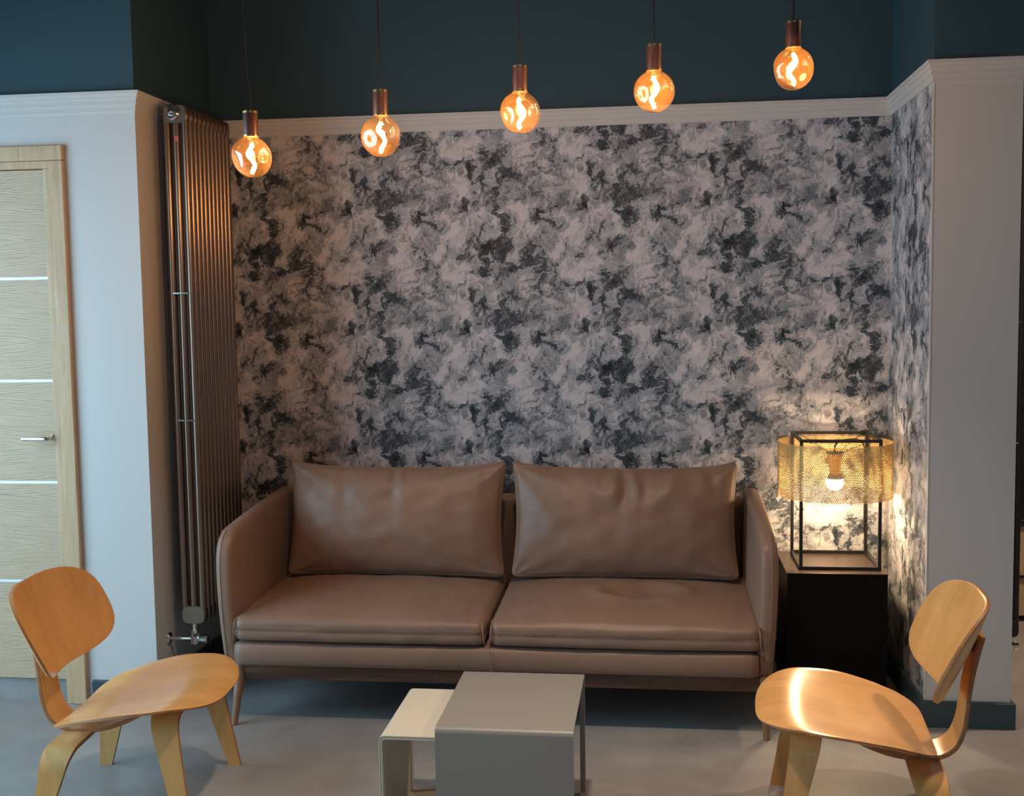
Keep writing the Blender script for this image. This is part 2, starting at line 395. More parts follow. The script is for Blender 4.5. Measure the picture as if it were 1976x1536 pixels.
# left side wall with the big window
WY0, WY1, WZ0, WZ1 = -3.6, -1.1, .05, 2.35
struct(box('wall_side_left', [(LWX - .12, LWX, FWY, WY0, 0, CZ), (LWX - .12, LWX, WY1, YL + .2, 0, CZ), (LWX - .12, LWX, WY0, WY1, 0, WZ0), (LWX - .12, LWX, WY0, WY1, WZ1, CZ)], M['roomwall']))
struct(box('wall_front', [(LWX, .1, FWY - .12, FWY, 0, CZ), (3.1, RWX, FWY - .12, FWY, 0, CZ), (.1, 3.1, FWY - .12, FWY, 0, .5), (.1, 3.1, FWY - .12, FWY, 2.7, CZ)], M['roomwall']))
def window(name, along, c0, c1, z0, z1, pos):
    fr = []
    n = 3
    def q(a0, a1, b0, b1):
        return (pos - .07, pos - .02, a0, a1, b0, b1) if along == 'y' else (a0, a1, pos - .07, pos - .02, b0, b1)
    for i in range(n + 1):
        a = c0 + (c1 - c0) * i / n; fr.append(q(max(c0, a - .03), min(c1, a + .03), z0, z1))
    for z in (z0, z1 - .05, z0 + (z1 - z0) * .72): fr.append(q(c0, c1, z, z + .05))
    o = struct(box(name, fr, M['black']))
    pn = box('window_pane', [(pos - .05, pos - .044, c0 + .01, c1 - .01, z0 + .01, z1 - .01)] if along == 'y' else [(c0 + .01, c1 - .01, pos - .05, pos - .044, z0 + .01, z1 - .01)], M['window'], o)
    return o
window('window_1', 'y', WY0, WY1, WZ0, WZ1, LWX)
window('window_2', 'x', .1, 3.1, .5, 2.7, FWY)

# cornice: stepped profile swept along the wall line, mitred
def sweep_wall(name, path, prof, mat):
    """path: list of (x,y) with room on the right-hand side when walking; prof: (offset into room, z)"""
    P = [Vector((x, y)) for x, y in path]; bm = bmesh.new(); rows = []
    for i, p in enumerate(P):
        ns = []
        if i > 0: d = (P[i] - P[i - 1]).normalized(); ns.append(Vector((d.y, -d.x)))
        if i < len(P) - 1: d = (P[i + 1] - P[i]).normalized(); ns.append(Vector((d.y, -d.x)))
        if len(ns) == 2: m = (ns[0] + ns[1]); m = m / m.dot(ns[0])
        else: m = ns[0]
        rows.append([bm.verts.new((p.x + m.x * o, p.y + m.y * o, z)) for o, z in prof])
    k = len(prof)
    for i in range(len(P) - 1):
        for j in range(k): bm.faces.new((rows[i][j], rows[i][(j + 1) % k], rows[i + 1][(j + 1) % k], rows[i + 1][j]))
    bm.faces.new(rows[0]); bm.faces.new(rows[-1][::-1])
    return struct(bm_obj(name, bm, mat))
wallpath = [(LWX, YL), (XL, YL), (XL, 0), (XR, 0), (XR, YR), (XP, YR), (XP, 1.5)]
sweep_wall('trim_1', wallpath, [(-.02, ZB), (.006, ZB), (.006, ZB + .021), (.012, ZB + .023), (.012, ZB + .042), (.018, ZB + .044), (.018, ZC - .012), (.026, ZC - .010), (.026, ZC), (-.02, ZC)], M['white'])
sweep_wall('baseboard_left', [(DX1 + .075, YL), (XL, YL), (XL, 0)], [(-.01, 0), (.014, 0), (.014, ZS - .004), (.010, ZS), (-.01, ZS)], M['tealskirt'])
sweep_wall('baseboard_back', [(XL + .014, 0), (XR - .014, 0)], [(-.01, 0), (.014, 0), (.014, ZS - .004), (.010, ZS), (-.01, ZS)], M['tealskirt'])
sweep_wall('baseboard_right', [(XR, 0), (XR, YR), (XP, YR), (XP, 1.5)], [(-.01, 0), (.014, 0), (.014, ZS - .004), (.010, ZS), (-.01, ZS)], M['tealskirt'])
struct(box('trim_2', (XR - .0015, XR + .003, YR - .0012, YR + .012, ZS, ZB), M['white']))

# door ---------------------------------------------------------------------
def build_door():
    d = bpy.data.objects.new('door_1', None); C.objects.link(d); d.location = (0, 0, 0); d['kind'] = 'structure'
    ox = -2.136
    # casing: moulded, on the wall face
    for b in ((DX1, ox, YL - .020, YL + .0, 0, 2.028), (DX0 - .055, DX0, YL - .020, YL, 0, 2.028), (DX0 - .055, ox, YL - .020, YL, 2.028, 2.083)):
        box('door_frame', b, M['oak'], d, .005, 2)
    # jamb lining
    for jb in ((DX1 - .028, DX1 - .0005, YL - .012, YL + .15, 0, DZ - .028), (DX0 + .0005, DX0 + .028, YL - .012, YL + .15, 0, DZ - .028), (DX0 + .0005, DX1 - .0005, YL - .012, YL + .15, DZ - .028, DZ - .0005)): box('jamb', jb, M['oak'], d, .003)
    lx0, lx1, y0, y1, z0, z1 = DX0 + .031, DX1 - .031, YL + .004, YL + .044, .09, DZ - .031
    zs = [z0, .466, .843, 1.224, 1.603, z1]
    for i in range(5):
        box('door_panel', (lx0, lx1, y0, y1, zs[i] + (.005 if i else 0), zs[i + 1] - (.005 if i < 4 else 0)), M['doorleaf'], d, .0008, 1)
    for z in zs[1:-1]:
        box('metal_strip', (lx0, lx1, y0 + .0005, y1, z - .005, z + .005), M['alu'], d)
    box('threshold', (DX0, DX1, YL + .02, YL + .15, -.01, .086), M['floor'], d)
    h = tube('door_handle', [smoothpath([(-2.234, y0 + .002, 1.011), (-2.234, y0 - .03, 1.011), (-2.236, y0 - .040, 1.011), (-2.244, y0 - .045, 1.011), (-2.330, y0 - .045, 1.011)], 6)], .0088, M['chrome'], d, 14)
    lathe_h = bmesh.new(); addlathe(lathe_h, [(.012, 0), (.012, .006), (.011, .008)], 28)
    bmesh.ops.rotate(lathe_h, verts=lathe_h.verts, matrix=Matrix.Rotation(PI / 2, 3, 'X')); bmesh.ops.translate(lathe_h, verts=lathe_h.verts, vec=(-2.234, y0, 1.011))
    bm_obj('rosette', lathe_h, M['chrome'], h, True)
build_door()

# ------------------------------------------------------------------ radiators
def build_radiator(name, label, ys, xs, z0, z1, steel, wallx, side, valve_at, sticker):
    n = len(ys)
    base = (xs[1], ys[0], 0)
    t = thing(name, label, 'radiator', base)
    R = .0128
    bm = bmesh.new()
    rel = [x - base[0] for x in xs]
    for x in rel: addtube(bm, [(x, 0, z0 + .03), (x, 0, z1 - .05)], R, 14)
    # heads: rounded flattened boxes at both ends
    for zc in (z0 + .035, z1 - .035):
        hx = abs(rel[2] - rel[0]) / 2 + R
        pts = []
        m = 28
        for s in (-1, 1):
            ring = []
            for k in range(m):
                a = 2 * PI * k / m
                ca, sa = math.cos(a), math.sin(a)
                px = hx * math.copysign(abs(ca) ** .45, ca); pz = .036 * math.copysign(abs(sa) ** .6, sa)
                ring.append((px, pz))
            pts.append(ring)
        layers = []
        for yy, sc in ((-.0135, .90), (-.008, 1.0), (.008, 1.0), (.0135, .90)):
            layers.append([bm.verts.new((px * sc, yy, zc + pz * sc)) for px, pz in pts[0]])
        for a_, b_ in zip(layers, layers[1:]):
            for k in range(m): bm.faces.new((a_[k], a_[(k + 1) % m], b_[(k + 1) % m], b_[k]))
        bm.faces.new(layers[0][::-1]); bm.faces.new(layers[-1])
    proto = bm_obj('radiator_section', bm, steel, t, True); autosmooth(proto, .6)
    for i in range(1, n):
        c = proto.copy(); C.objects.link(c); c.parent = t; c.location = (0, ys[i] - ys[0], 0)
    # hubs joining the sections
    L = ys[-1] - ys[0]
    for zc in (z0 + .035, z1 - .035):
        tube('header_pipe', [(0, -.004, zc), (0, L + .004, zc)], .021, steel, t, 20)
    # round plug on the near end, top
    pb = bmesh.new(); addlathe(pb, [(.027, 0), (.027, .006), (.022, .010), (.020, .010)], 32); addlathe(pb, [(.015, .008), (.015, .022), (.012, .024)], 6)
    addlathe(pb, [(.008, .022), (.008, .030), (.005, .032)], 16)
    bmesh.ops.rotate(pb, verts=pb.verts, matrix=Matrix.Rotation(PI / 2, 3, 'X')); bmesh.ops.translate(pb, verts=pb.verts, vec=(-.008 * side, -.0135, z1 - .030))
    o = bm_obj('vent_plug', pb, M['chrome'], t, True); autosmooth(o, .5); o['label'] = 'round chrome end plug'
    # spacer clips
    for z, ids in ((z0 + 1.255, (0, 8)), (z0 + 1.02, (3, 9)), (z0 + .78, (0,)), (z0 + 1.255, (2,))):
        for i in ids:
            if i < n: box('spacer_clip', (rel[1] - .030, rel[1] + .030, ys[i] - ys[0] - .017, ys[i] - ys[0] - .012, z - .003, z + .003), M['chrome'], t, .001)
    for z in (z0 + .18, z1 - .22):
        yy = ys[n // 2] - ys[0]
        wx = wallx - base[0]
        xin = rel[0]
        box('wall_bracket', (min(wx, xin), max(wx, xin), yy + .016, yy + .024, z - .02, z + .02), steel, t, .002)
    if sticker:
        box('sticker', (rel[1] - .002, rel[1] + .014, -.0165, -.0155, z1 - .135, z1 - .115), M['red'], t)
    # valve
    vx, vz = valve_at
    wx = wallx - base[0]
    tube('valve_pipe', [(0, .0, z0 + .01), (0, 0, vz + .02)], .010, M['chrome'], t, 14)
    vb = bmesh.new()
    addlathe(vb, [(.016, vz - .020), (.019, vz - .016), (.019, vz + .012), (.013, vz + .022), (.016, vz + .026), (.016, vz + .036)], 8)
    va = tube('valve_tail', [(wx, 0, vz), (wx * .5, 0, vz), (0, 0, vz)], .008, M['chrome'], t, 12)
    pf = bmesh.new(); addlathe(pf, [(.024, 0), (.024, .004), (.010, .012)], 24)
    bmesh.ops.rotate(pf, verts=pf.verts, matrix=Matrix.Rotation(PI / 2 * side, 3, 'Y')); bmesh.ops.translate(pf, verts=pf.verts, vec=(wx, 0, vz))
    bm_obj('wall_rosette', pf, M['chrome'], t, True)
    v = bm_obj('valve', vb, M['chrome'], t, True); autosmooth(v, .4)
    hb = bmesh.new(); addlathe(hb, [(.010, 0), (.014, .004), (.014, .016), (.017, .018), (.017, .032), (.013, .036)], 10)
    bmesh.ops.rotate(hb, verts=hb.verts, matrix=Matrix.Rotation(PI / 2 * side, 3, 'Y')); bmesh.ops.translate(hb, verts=hb.verts, vec=(.014 * side, 0, vz))
    k = bm_obj('valve_knob', hb, M['chrome'], v, True); autosmooth(k, .4)
    return t
build_radiator('column_radiator', 'tall bare steel column radiator standing along the left side of the sofa alcove', 
               [-.605 + .0405 * i for i in range(11)], [-1.790, -1.755, -1.720], .285, 2.232, M['steel'], XL, 1, (0, .225), True)
build_radiator('column_radiator', 'black column radiator behind the grey wall pier with a chrome valve below', 
               [-.02 + .0405 * i for i in range(8)], [1.340, 1.376, 1.412], .13, 2.20, M['black'], XP, 1, (0, .095), False)

# ------------------------------------------------------------------ pendants
def build_pendant(x, y, zb, label, seed, lean):
    """zb: height of the bulb's widest ring"""
    t = thing('pendant_lamp', label, 'lamp', (x, y, zb), 0, 'bare bulb pendants above the coffee tables')
    zt = .061                                  # socket bottom above bulb centre
    rnd = random.Random(seed)
    dims = [(Vector((math.cos(a), math.sin(a), z)).normalized(), d) for a, z, d in
            [(rnd.uniform(-.3, .3) - 2.2, -.25, .010), (rnd.uniform(-.3, .3) - .75, -.1, .011), (rnd.uniform(-.3, .3) + .9, -.2, .010), (rnd.uniform(-.3, .3) + 2.6, -.2, .009)]]
    def dent(p):
        d = p.normalized() if p.length > 1e-6 else Vector((0, 0, -1))
        k = 0
        for c, a in dims:
            k += a * math.exp(-((d - c).length / .42) ** 2)
        if p.z > .045: k = 0
        return p - d * k + Vector((lean * p.z * -.06, 0, 0))
    prof = []
    R = .0585
    for i in range(0, 25):
        a = -PI / 2 + i * (PI / 2 + .86) / 24
        prof.append((max(R * math.cos(a), .00001), R * math.sin(a)))
    for r_, z_ in ((.0325, .0485), (.0265, .0525), (.0220, .0560), (.0198, .0590), (.0190, zt)): prof.append((r_, z_))
    glass = lathe('bulb_glass', prof, M['glass'], t, 48, fn=dent)
    glass['label'] = 'dimpled amber glass bulb'
    # filament: loose upright loop, thickened to stand in for its bloom
    pts = []
    for i in range(60):
        u = i / 59; z = .040 - u * .085
        a = seed + u * 7.0; r_ = .011 * math.sin(PI * u) ** .7
        pts.append((r_ * math.cos(a), r_ * math.sin(a), z))
    f = tube('filament', pts, .0060, M['filament'], t, 8)
    f['label'] = 'glowing orange filament'
    lathe('bulb_stem', [(.006, zt - .002), (.005, .054), (.0028, .044), (.0028, .036)], M['brass'], t, 16)
    lathe('socket_ring', [(.0222, zt - .004), (.0222, zt + .001), (.0212, zt + .002)], M['brass'], t, 36)
    lathe('socket', [(.0208, zt), (.0212, zt + .002), (.0212, zt + .062), (.0208, zt + .064)], M['walnutdark'], t, 36)
    lathe('brass_cap', [(.0218, zt + .063), (.0218, zt + .069), (.020, zt + .071), (.004, zt + .0715)], M['brass'], t, 36)
    tube('cord', smoothpath([(0, 0, zt + .071), (lean * .004, 0, zt + .11), (lean * -.004, 0, zt + .2), (lean * -.007, 0, zt + .4), (lean * -.003, 0, CZ - zb)], 6), .0026, M['cord'], t, 8)
    lathe('ceiling_rose', [(.045, CZ - zb - .02), (.045, CZ - zb - .001)], M['walnutdark'], t, 32)
    l = point('bulb_light', (x, y, zb - .005), PEND_W * (1.5 if x < -1 else 1), (1.0, .52, .24), .012)
    return t
PEND_W = 6.0
pend = [(-1.163, -1.46, 1.918, 'lowest of the row of bulb pendants, hanging beside the steel radiator', 1, 1.0),
        (-.785, -1.43, 1.969, 'second lowest bulb pendant, hanging over the left half of the sofa', 2, .3),
        (-.384, -1.40, 2.027, 'middle bulb pendant of the five, hanging over the gap between the sofa cushions', 3, .6),
        (-.004, -1.37, 2.077, 'second highest bulb pendant, hanging over the right half of the sofa', 4, .2),
        (.385, -1.34, 2.131, 'highest of the bulb pendants, hanging nearest the grey pier and table lamp', 5, -.1)]
for p_ in pend: build_pendant(*p_)

# ------------------------------------------------------------------ rounded box grid for upholstery
def cushion_mesh(hx, hy, hz, r, nx, ny, nz, deform=None):
    bm = bmesh.new(); cache = {}
    def V(i, j, k):
        key = (i, j, k)
        if key not in cache:
            q = Vector(((2 * i / nx - 1) * hx, (2 * j / ny - 1) * hy, (2 * k / nz - 1) * hz))
            inn = Vector((max(-(hx - r), min(hx - r, q.x)), max(-(hy - r), min(hy - r, q.y)), max(-(hz - r), min(hz - r, q.z))))
            d = q - inn
            p = inn + (d.normalized() * r if d.length > 1e-9 else Vector())
            if d.length < 1e-9: p = q
            p0 = Vector((2 * i / nx - 1, 2 * j / ny - 1, 2 * k / nz - 1))
            if deform: p = deform(p, p0)
            cache[key] = bm.verts.new(p)
        return cache[key]
    for i in range(nx):
        for j in range(ny):
            bm.faces.new((V(i, j, 0), V(i, j + 1, 0), V(i + 1, j + 1, 0), V(i + 1, j, 0)))
            bm.faces.new((V(i, j, nz), V(i + 1, j, nz), V(i + 1, j + 1, nz), V(i, j + 1, nz)))
    for i in range(nx):
        for k in range(nz):
            bm.faces.new((V(i, 0, k), V(i + 1, 0, k), V(i + 1, 0, k + 1), V(i, 0, k + 1)))
            bm.faces.new((V(i, ny, k), V(i, ny, k + 1), V(i + 1, ny, k + 1), V(i + 1, ny, k)))
    for j in range(ny):
        for k in range(nz):
            bm.faces.new((V(0, j, k), V(0, j, k + 1), V(0, j + 1, k + 1), V(0, j + 1, k)))
            bm.faces.new((V(nx, j, k), V(nx, j + 1, k), V(nx, j + 1, k + 1), V(nx, j, k + 1)))
    return bm
def stitch_line(name, pts, parent, r=.0009, dash=.009, gap=.004):
    """short pale stitches along a path"""
    P = [Vector(p) for p in pts]; bm = bmesh.new(); acc = 0; cur = P[0]; on = True; seg = [cur]
    for a, b in zip(P, P[1:]):
        L = (b - a).length; d = 0
        while d < L - 1e-9:
            lim = (dash if on else gap) - acc
            stp = min(lim, L - d); d += stp; acc += stp; q = a.lerp(b, d / L)
            if on: seg.append(q)
            if acc >= (dash if on else gap) - 1e-9:
                if on and len(seg) > 1: addtube(bm, [seg[0], seg[-1]], r, 5)
                on = not on; acc = 0; seg = [q]
    return bm_obj(name, bm, M['stitch'], parent, True)

# ------------------------------------------------------------------ sofa
def build_sofa():
    ox, oy = -.580, -.48
    t = thing('sofa', 'taupe leather two-seat sofa with walnut base standing in front of the marbled wallpaper', 'sofa', (ox, oy, 0))
    L = M['leather']
    def w(x, y, z): return (x - ox, y - oy, z)
    # arms -------------------------------------------------------------
    def arm(side):
        # outline in the y-z plane
        out = [(-.10, .20), (-.845, .20)]
        fr = [(-.858, .25), (-.868, .40), (-.868, .55), (-.862, .615), (-.845, .655), (-.81, .682), (-.76, .697)]
        top = [(-.5, .722), (-.3, .738), (-.16, .742), (-.11, .735), (-.085, .715), (-.08, .68)]
        poly = smoothpath([(0, a, b) for a, b in [(-.845, .20)] + fr + top + [(-.08, .24)]], 4)
        poly = [(p.y, p.z) for p in poly] + [(-.10, .20)]
        cy = sum(p[0] for p in poly) / len(poly); cz = .45
        bm = bmesh.new(); rows = []
        th = .029
        lay = [(-1.0, .022), (-.92, .009), (-.6, .001), (-.15, 0), (.15, 0), (.6, .001), (.92, .009), (1.0, .022)]
        for s, ins in lay:
            row = []
            for i, (a, b) in enumerate(poly):
                # inset towards the centre
                n_ = Vector((a - cy, b - cz)); 
                pa, pb = poly[i - 1], poly[(i + 1) % len(poly)]
                tn = Vector((pb[0] - pa[0], pb[1] - pa[1])).normalized(); nn = Vector((tn.y, -tn.x))
                if nn.dot(n_) < 0: nn = -nn
                q = Vector((a, b)) - nn * ins
                zz = (q.y - .2) / .53
                bulge = .020 * math.sin(PI * min(1, max(0, zz)) * .62 + .25) - .008 + .018 * sstep(0, 1, zz) * sstep(-.1, -.86, q.x) * .2
                row.append(bm.verts.new(w((ox + side * (.938 + bulge)) + side * s * th, q.x, q.y)))
            rows.append(row)
        m = len(poly)
        for a_, b_ in zip(rows, rows[1:]):
            for i in range(m): bm.faces.new((a_[i], a_[(i + 1) % m], b_[(i + 1) % m], b_[i]))
        for row in (rows[0], rows[-1]):
            # quad-strip cap between lower/front half and upper/back half
            bm.faces.new(row)
        bmesh.ops.triangulate(bm, faces=[f for f in bm.faces if len(f.verts) > 4])
        o = bm_obj('armrest', bm, L, t, True); autosmooth(o, .9)
        # piping seam round the front edge
        pts = []
        for (a, b) in poly[:26]:
            zz = (b - .2) / .53
            bulge = .020 * math.sin(PI * min(1, max(0, zz)) * .62 + .25) - .008
            n_ = Vector((a - cy, b - cz)).normalized()
            pts.append(w(ox + side * (.938 + bulge) + side * .012, a + n_.x * .0006, b + n_.y * .0006))
        tube('piping', pts, .0016, L, o, 6)
        stitch_line('stitching', [(p[0] - side * .006, p[1] - .0008, p[2] + .0008) for p in pts], o, .0006)
    arm(-1); arm(1)
    # base, back ---------------------------------------------------------
    hx = .921
    def dbase(p, q):
        p.y -= .010 * math.cos(q.z * PI / 2) * (1 if q.y < -.9 else 0)
        return p
    bm = cushion_mesh(hx, .375, .046, .018, 60, 12, 8, dbase); bmesh.ops.translate(bm, verts=bm.verts, vec=(0, -.02 , .255))
    b = bm_obj('seat_base', bm, L, t, True)
    tube('seam', [(.005, -.406, .215), (.005, -.410, .255), (.005, -.406, .298)], .0012, L, b, 6)
    stitch_line('stitching', [(.010, -.4055, .215), (.010, -.4095, .255), (.010, -.4055, .298)], b, .0007)
    bm = cushion_mesh(hx, .035, .25, .03, 40, 4, 16); bmesh.ops.translate(bm, verts=bm.verts, vec=(0, .375, .46))
    bm_obj('backrest', bm, L, t, True)
    # seat cushions --------------------------------------------------------
    def seat(xc, hw, seed, dimple):
        x0 = xc - ox
        def d(p, q):
            u, v = q.x, q.y
            top = max(0, q.z)
            puff = (1 - abs(u) ** 3.5) * (1 - abs(v) ** 4)
            if q.z > 0: p.z += .030 * puff - .004
            p.z += .022 * (v + 1) * .5 * 1.0           # rises to the back
            if q.z > 0:
                wr = 0
                # pull creases near front corners and a dent
                f = sstep(.2, -1, v)
                wr += .0022 * f * math.sin(u * 40 + 2.5 * mnoise.noise(Vector((u * 3, v * 2, seed)))) * (abs(u) ** 3)
                wr += .004 * mnoise.noise(Vector((u * 3.2, v * 2.2, seed + 3))) + .0018 * mnoise.noise(Vector((u * 9, v * 6, seed)))
                if dimple:
                    r_ = math.hypot((u - .12) / .30, (v + .02) / .30)
                    wr += -.024 * math.exp(-r_ * r_ * 1.6) + .010 * math.exp(-((r_ - 1.15) / .3) ** 2)
                    wr += .005 * math.exp(-r_ * r_ * .8) * math.sin(16 * u + 9 * v)
                p.z += wr * puff ** .3
            if q.y < -.5:
                p.y += .006 * math.cos(u * PI / 2) * -1 + .0035 * mnoise.noise(Vector((u * 5, q.z * 1.2, seed)))
                # front face nearly flat with a belt seam
                p.y += .003 * math.exp(-((q.z + .05) / .12) ** 2)
            # ears: the corners pinch in
            e = max(0, abs(u) - .93) / .07
            if q.y < -.6: p.y += .010 * e
            p.x += math.copysign(.004 * mnoise.noise(Vector((v * 4, q.z, seed + 9))), u) if abs(u) > .9 else 0
            return p
        bm = cushion_mesh(hw, .335, .043, .022, 96, 56, 14, d)
        bmesh.ops.translate(bm, verts=bm.verts, vec=(x0, -.07, .347))
        c = bm_obj('seat_cushion', bm, L, t, True)
        ys = -.07 - .335 - .0075
        pts = [(x0 + hw * u_, ys + .003 + .006 * (1 - math.cos(u_ * PI / 2)) - .001, .3445) for u_ in [(-.955 + 1.91 * i / 40) for i in range(41)]]
        stitch_line('stitching', [(p[0], p[1] - .0015, p[2] + .004) for p in pts], c, .0005)
        # folded corner piping at both front corners
        for s in (-1, 1):
            tube('corner_piping', smoothpath([(x0 + s * (hw - .002), ys + .020, .312), (x0 + s * (hw - .004), ys + .010, .33), (x0 + s * (hw - .006), ys + .010, .362), (x0 + s * (hw - .008), ys + .022, .378), (x0 + s * (hw - .006), ys + .06, .384)], 5), .0032, L, c, 8)
    seat(-1.046, .452, 1.3, False)
    seat(-.116, .462, 5.7, True)
    # back cushions -----------------------------------------------------------
    def back(xc, hw, seed, hh):
        def d(p, q):
            u, v, h = q.x, q.y, q.z               # v: depth (-1 front), h: height
            puff = max(0, (1 - abs(u) ** 2.6)) ** .75 * max(0, (1 - abs(h) ** 2.4)) ** .8
            thick = .012 + .085 * puff
            p.y = thick * (1 if v > 0 else -1) * (abs(v) ** .6 if abs(v) < 1 else 1)
            # ears and sagging edges
            p.x += -math.copysign(.020 * (1 - h * h), u) * abs(u) ** 4
            p.z += -.012 * (1 - u * u) * (1 if h > 0 else -.5) * abs(h) ** 4
            if h > 0: p.z += .018 * (abs(u) ** 7) * h
            n_ = mnoise.noise
            wr = .010 * n_(Vector((u * 2.4, h * 1.6, seed))) + .006 * n_(Vector((u * 6, h * 3.5, seed + 4)))
            # long soft vertical folds falling from the top seam
            for (cu, wd, am, ln) in FOLDS[seed]:
                x_ = (u - cu - .05 * math.sin(h * 3 + cu * 9)) / wd
                wr += 1.5 * am * math.exp(-x_ * x_) * sstep(1 - ln * 2, 1, h)
            # corner creases
            for su in (-1, 1):
                for sh in (-1, 1):
                    r_ = math.hypot(u - su, h - sh)
                    wr += .007 * math.exp(-(r_ / .45) ** 2) * math.sin(9 * math.atan2((h - sh) + .001, (u - su) + .001) + seed)
            if v < 0: p.y += wr * (.3 + .7 * puff)
            return p
        bm = cushion_mesh(hw, .06, hh, .03, 90, 6, 60, d)
        bmesh.ops.rotate(bm, verts=bm.verts, matrix=Matrix.Rotation(-.20, 3, 'X'))
        bmesh.ops.translate(bm, verts=bm.verts, vec=(xc - ox, -.335 - oy + .0, .640))
        c = bm_obj('back_cushion', bm, L, t, True)
        pts = []
        for i in range(41):
            u = -1 + i / 20
            z = hh - .012 * (1 - u * u) + .018 * abs(u) ** 7 - .002
            q = Matrix.Rotation(-.20, 3, 'X') @ Vector((u * (hw - .012), 0, z))
            pts.append((q.x + xc - ox, q.y - .335 - oy, q.z + .640))
        tube('piping', pts, .004, L, c, 8)
    FOLDS = {11: [(-.42, .05, .010, .42), (-.05, .04, .012, .5), (.05, .05, -.007, .5), (.12, .03, .006, .3), (.72, .06, -.010, .5), (-.55, .05, -.006, .3)],
             23: [(-.45, .05, .008, .35), (-.03, .06, .020, .55), (.06, .05, -.012, .5), (.22, .05, .010, .38), (.42, .06, -.008, .42), (-.25, .05, -.007, .4), (.75, .06, .010, .5)]}
    back(-1.022, .437, 11, .218)
    back(-.128, .437, 23, .216)
    # walnut frame and legs ---------------------------------------------------------
    box('front_rail', (-.905, .935, -.375, -.345, .160, .212), M['walnut'], t, .004)
    box('rear_rail', (-.905, .935, .33, .36, .160, .212), M['walnut'], t, .004)
    box('side_rail', (-.905, -.875, -.345, .33, .160, .212), M['walnut'], t, .004)
    box('side_rail', (.905, .935, -.345, .33, .160, .212), M['walnut'], t, .004)
    for (xt, xf, yt, yf) in ((-.905, -.922, -.362, -.405), (.935, .943, -.362, -.385), (-.905, -.925, .35, .385), (.935, .955, .35, .385)):
        tube('leg', [Vector((xt, yt, .214)).lerp(Vector((xf, yf, 0)), i / 8) for i in range(9)], [.0185, .0185, .0178, .0168, .0158, .0146, .0134, .0122, .0112], M['legwood'], t, 20)
build_sofa()

# ------------------------------------------------------------------ nesting coffee tables (folded sheet)
def sheet_loop(name, label, loc, wx, dy, h, th, axis, mat, bottom=True, rotz=0.0):
    """closed rectangular loop of folded sheet; axis 'x': open to left/right, 'y': open to front/back"""
    t = thing(name, label, 'table', loc, rotz)
    a = (dy if axis == 'x' else wx)
    def rr(w_, h_, z0, r):
        out = []
        for cx, cz, a0 in ((w_ - r, z0 + r, -PI / 2), (w_ - r, h_ - r, 0), (-w_ + r, h_ - r, PI / 2), (-w_ + r, z0 + r, PI)):
            for i in range(7):
                q = a0 + PI / 2 * i / 6; out.append((cx + r * math.cos(q), cz + r * math.sin(q)))
        return out
    outer = rr(a / 2, h, 0, .016); inner = rr(a / 2 - th, h - th, th, .016 - th * .6)
    half = (wx if axis == 'x' else dy) / 2
    n = len(outer)
    # panels: bottom, side, top, side as separate parts with the bend kept on the uprights
    rng = {'base_plate': None, 'tabletop': None}
    def strip(pname, ids):
        bm = bmesh.new(); rows = []
        for i in ids:
            row = []
            for (p, s) in ((outer[i % n], -1), (inner[i % n], -1), (inner[i % n], 1), (outer[i % n], 1)):
                q = (s * half, p[0], p[1]) if axis == 'x' else (p[0], s * half, p[1])
                row.append(bm.verts.new(q))
            rows.append(row)
        for r0, r1 in zip(rows, rows[1:]):
            for k in range(4): bm.faces.new((r0[k], r0[(k + 1) % 4], r1[(k + 1) % 4], r1[k]))
        bm.faces.new(rows[0][::-1]); bm.faces.new(rows[-1])
        o = bm_obj(pname, bm, mat, t, True); autosmooth(o, .5); return o
    if axis == 'x':                                   # folded top and front, thin posts at the back, floor rails
        strip('tabletop', range(10, 18)); strip('side_panel', range(17, 22))
        for s_ in (-1, 1):
            xa = s_ * (half - .008)
            box('leg', (xa - .008, xa + .008, a / 2 - .016, a / 2 - .001, 0, h - th), mat, t, .002)
            if s_ > 0: box('floor_rail', (xa - .008, xa + .008, -a / 2 + .004, a / 2 - .016, 0, .010), mat, t, .002)
    else:
        strip('side_panel', range(3, 11)); strip('tabletop', range(10, 18)); strip('side_panel', range(17, 25)); strip('base_plate', range(24, 32))
        ww = a / 2 - th - .0018
        outer = [(p[0], p[1] + th + .0018) for p in rr(ww, h - 2 * (th + .0018), 0, .0125)]
        inner = [(p[0], p[1] + th + .0018) for p in rr(ww - .0045, h - 2 * (th + .0018) - .0045, .0045, .0095)]
        half -= -.0006
        o = strip('inner_lining', range(0, n + 1)); o['label'] = 'pale inner lining of the folded sheet'
    return t
g = sheet_loop('side_table', 'grey folded-metal coffee table, the taller of two nested ones', (-.402, -1.580, 0), .366, .480, .372, .005, 'x', M['greytable'], rotz=-.0)
c_ = sheet_loop('side_table', 'low cream folded-metal coffee table half tucked under the grey one', (-.582, -1.562, 0), .345, .385, .320, .0036, 'y', M['creamtable'], rotz=.0)

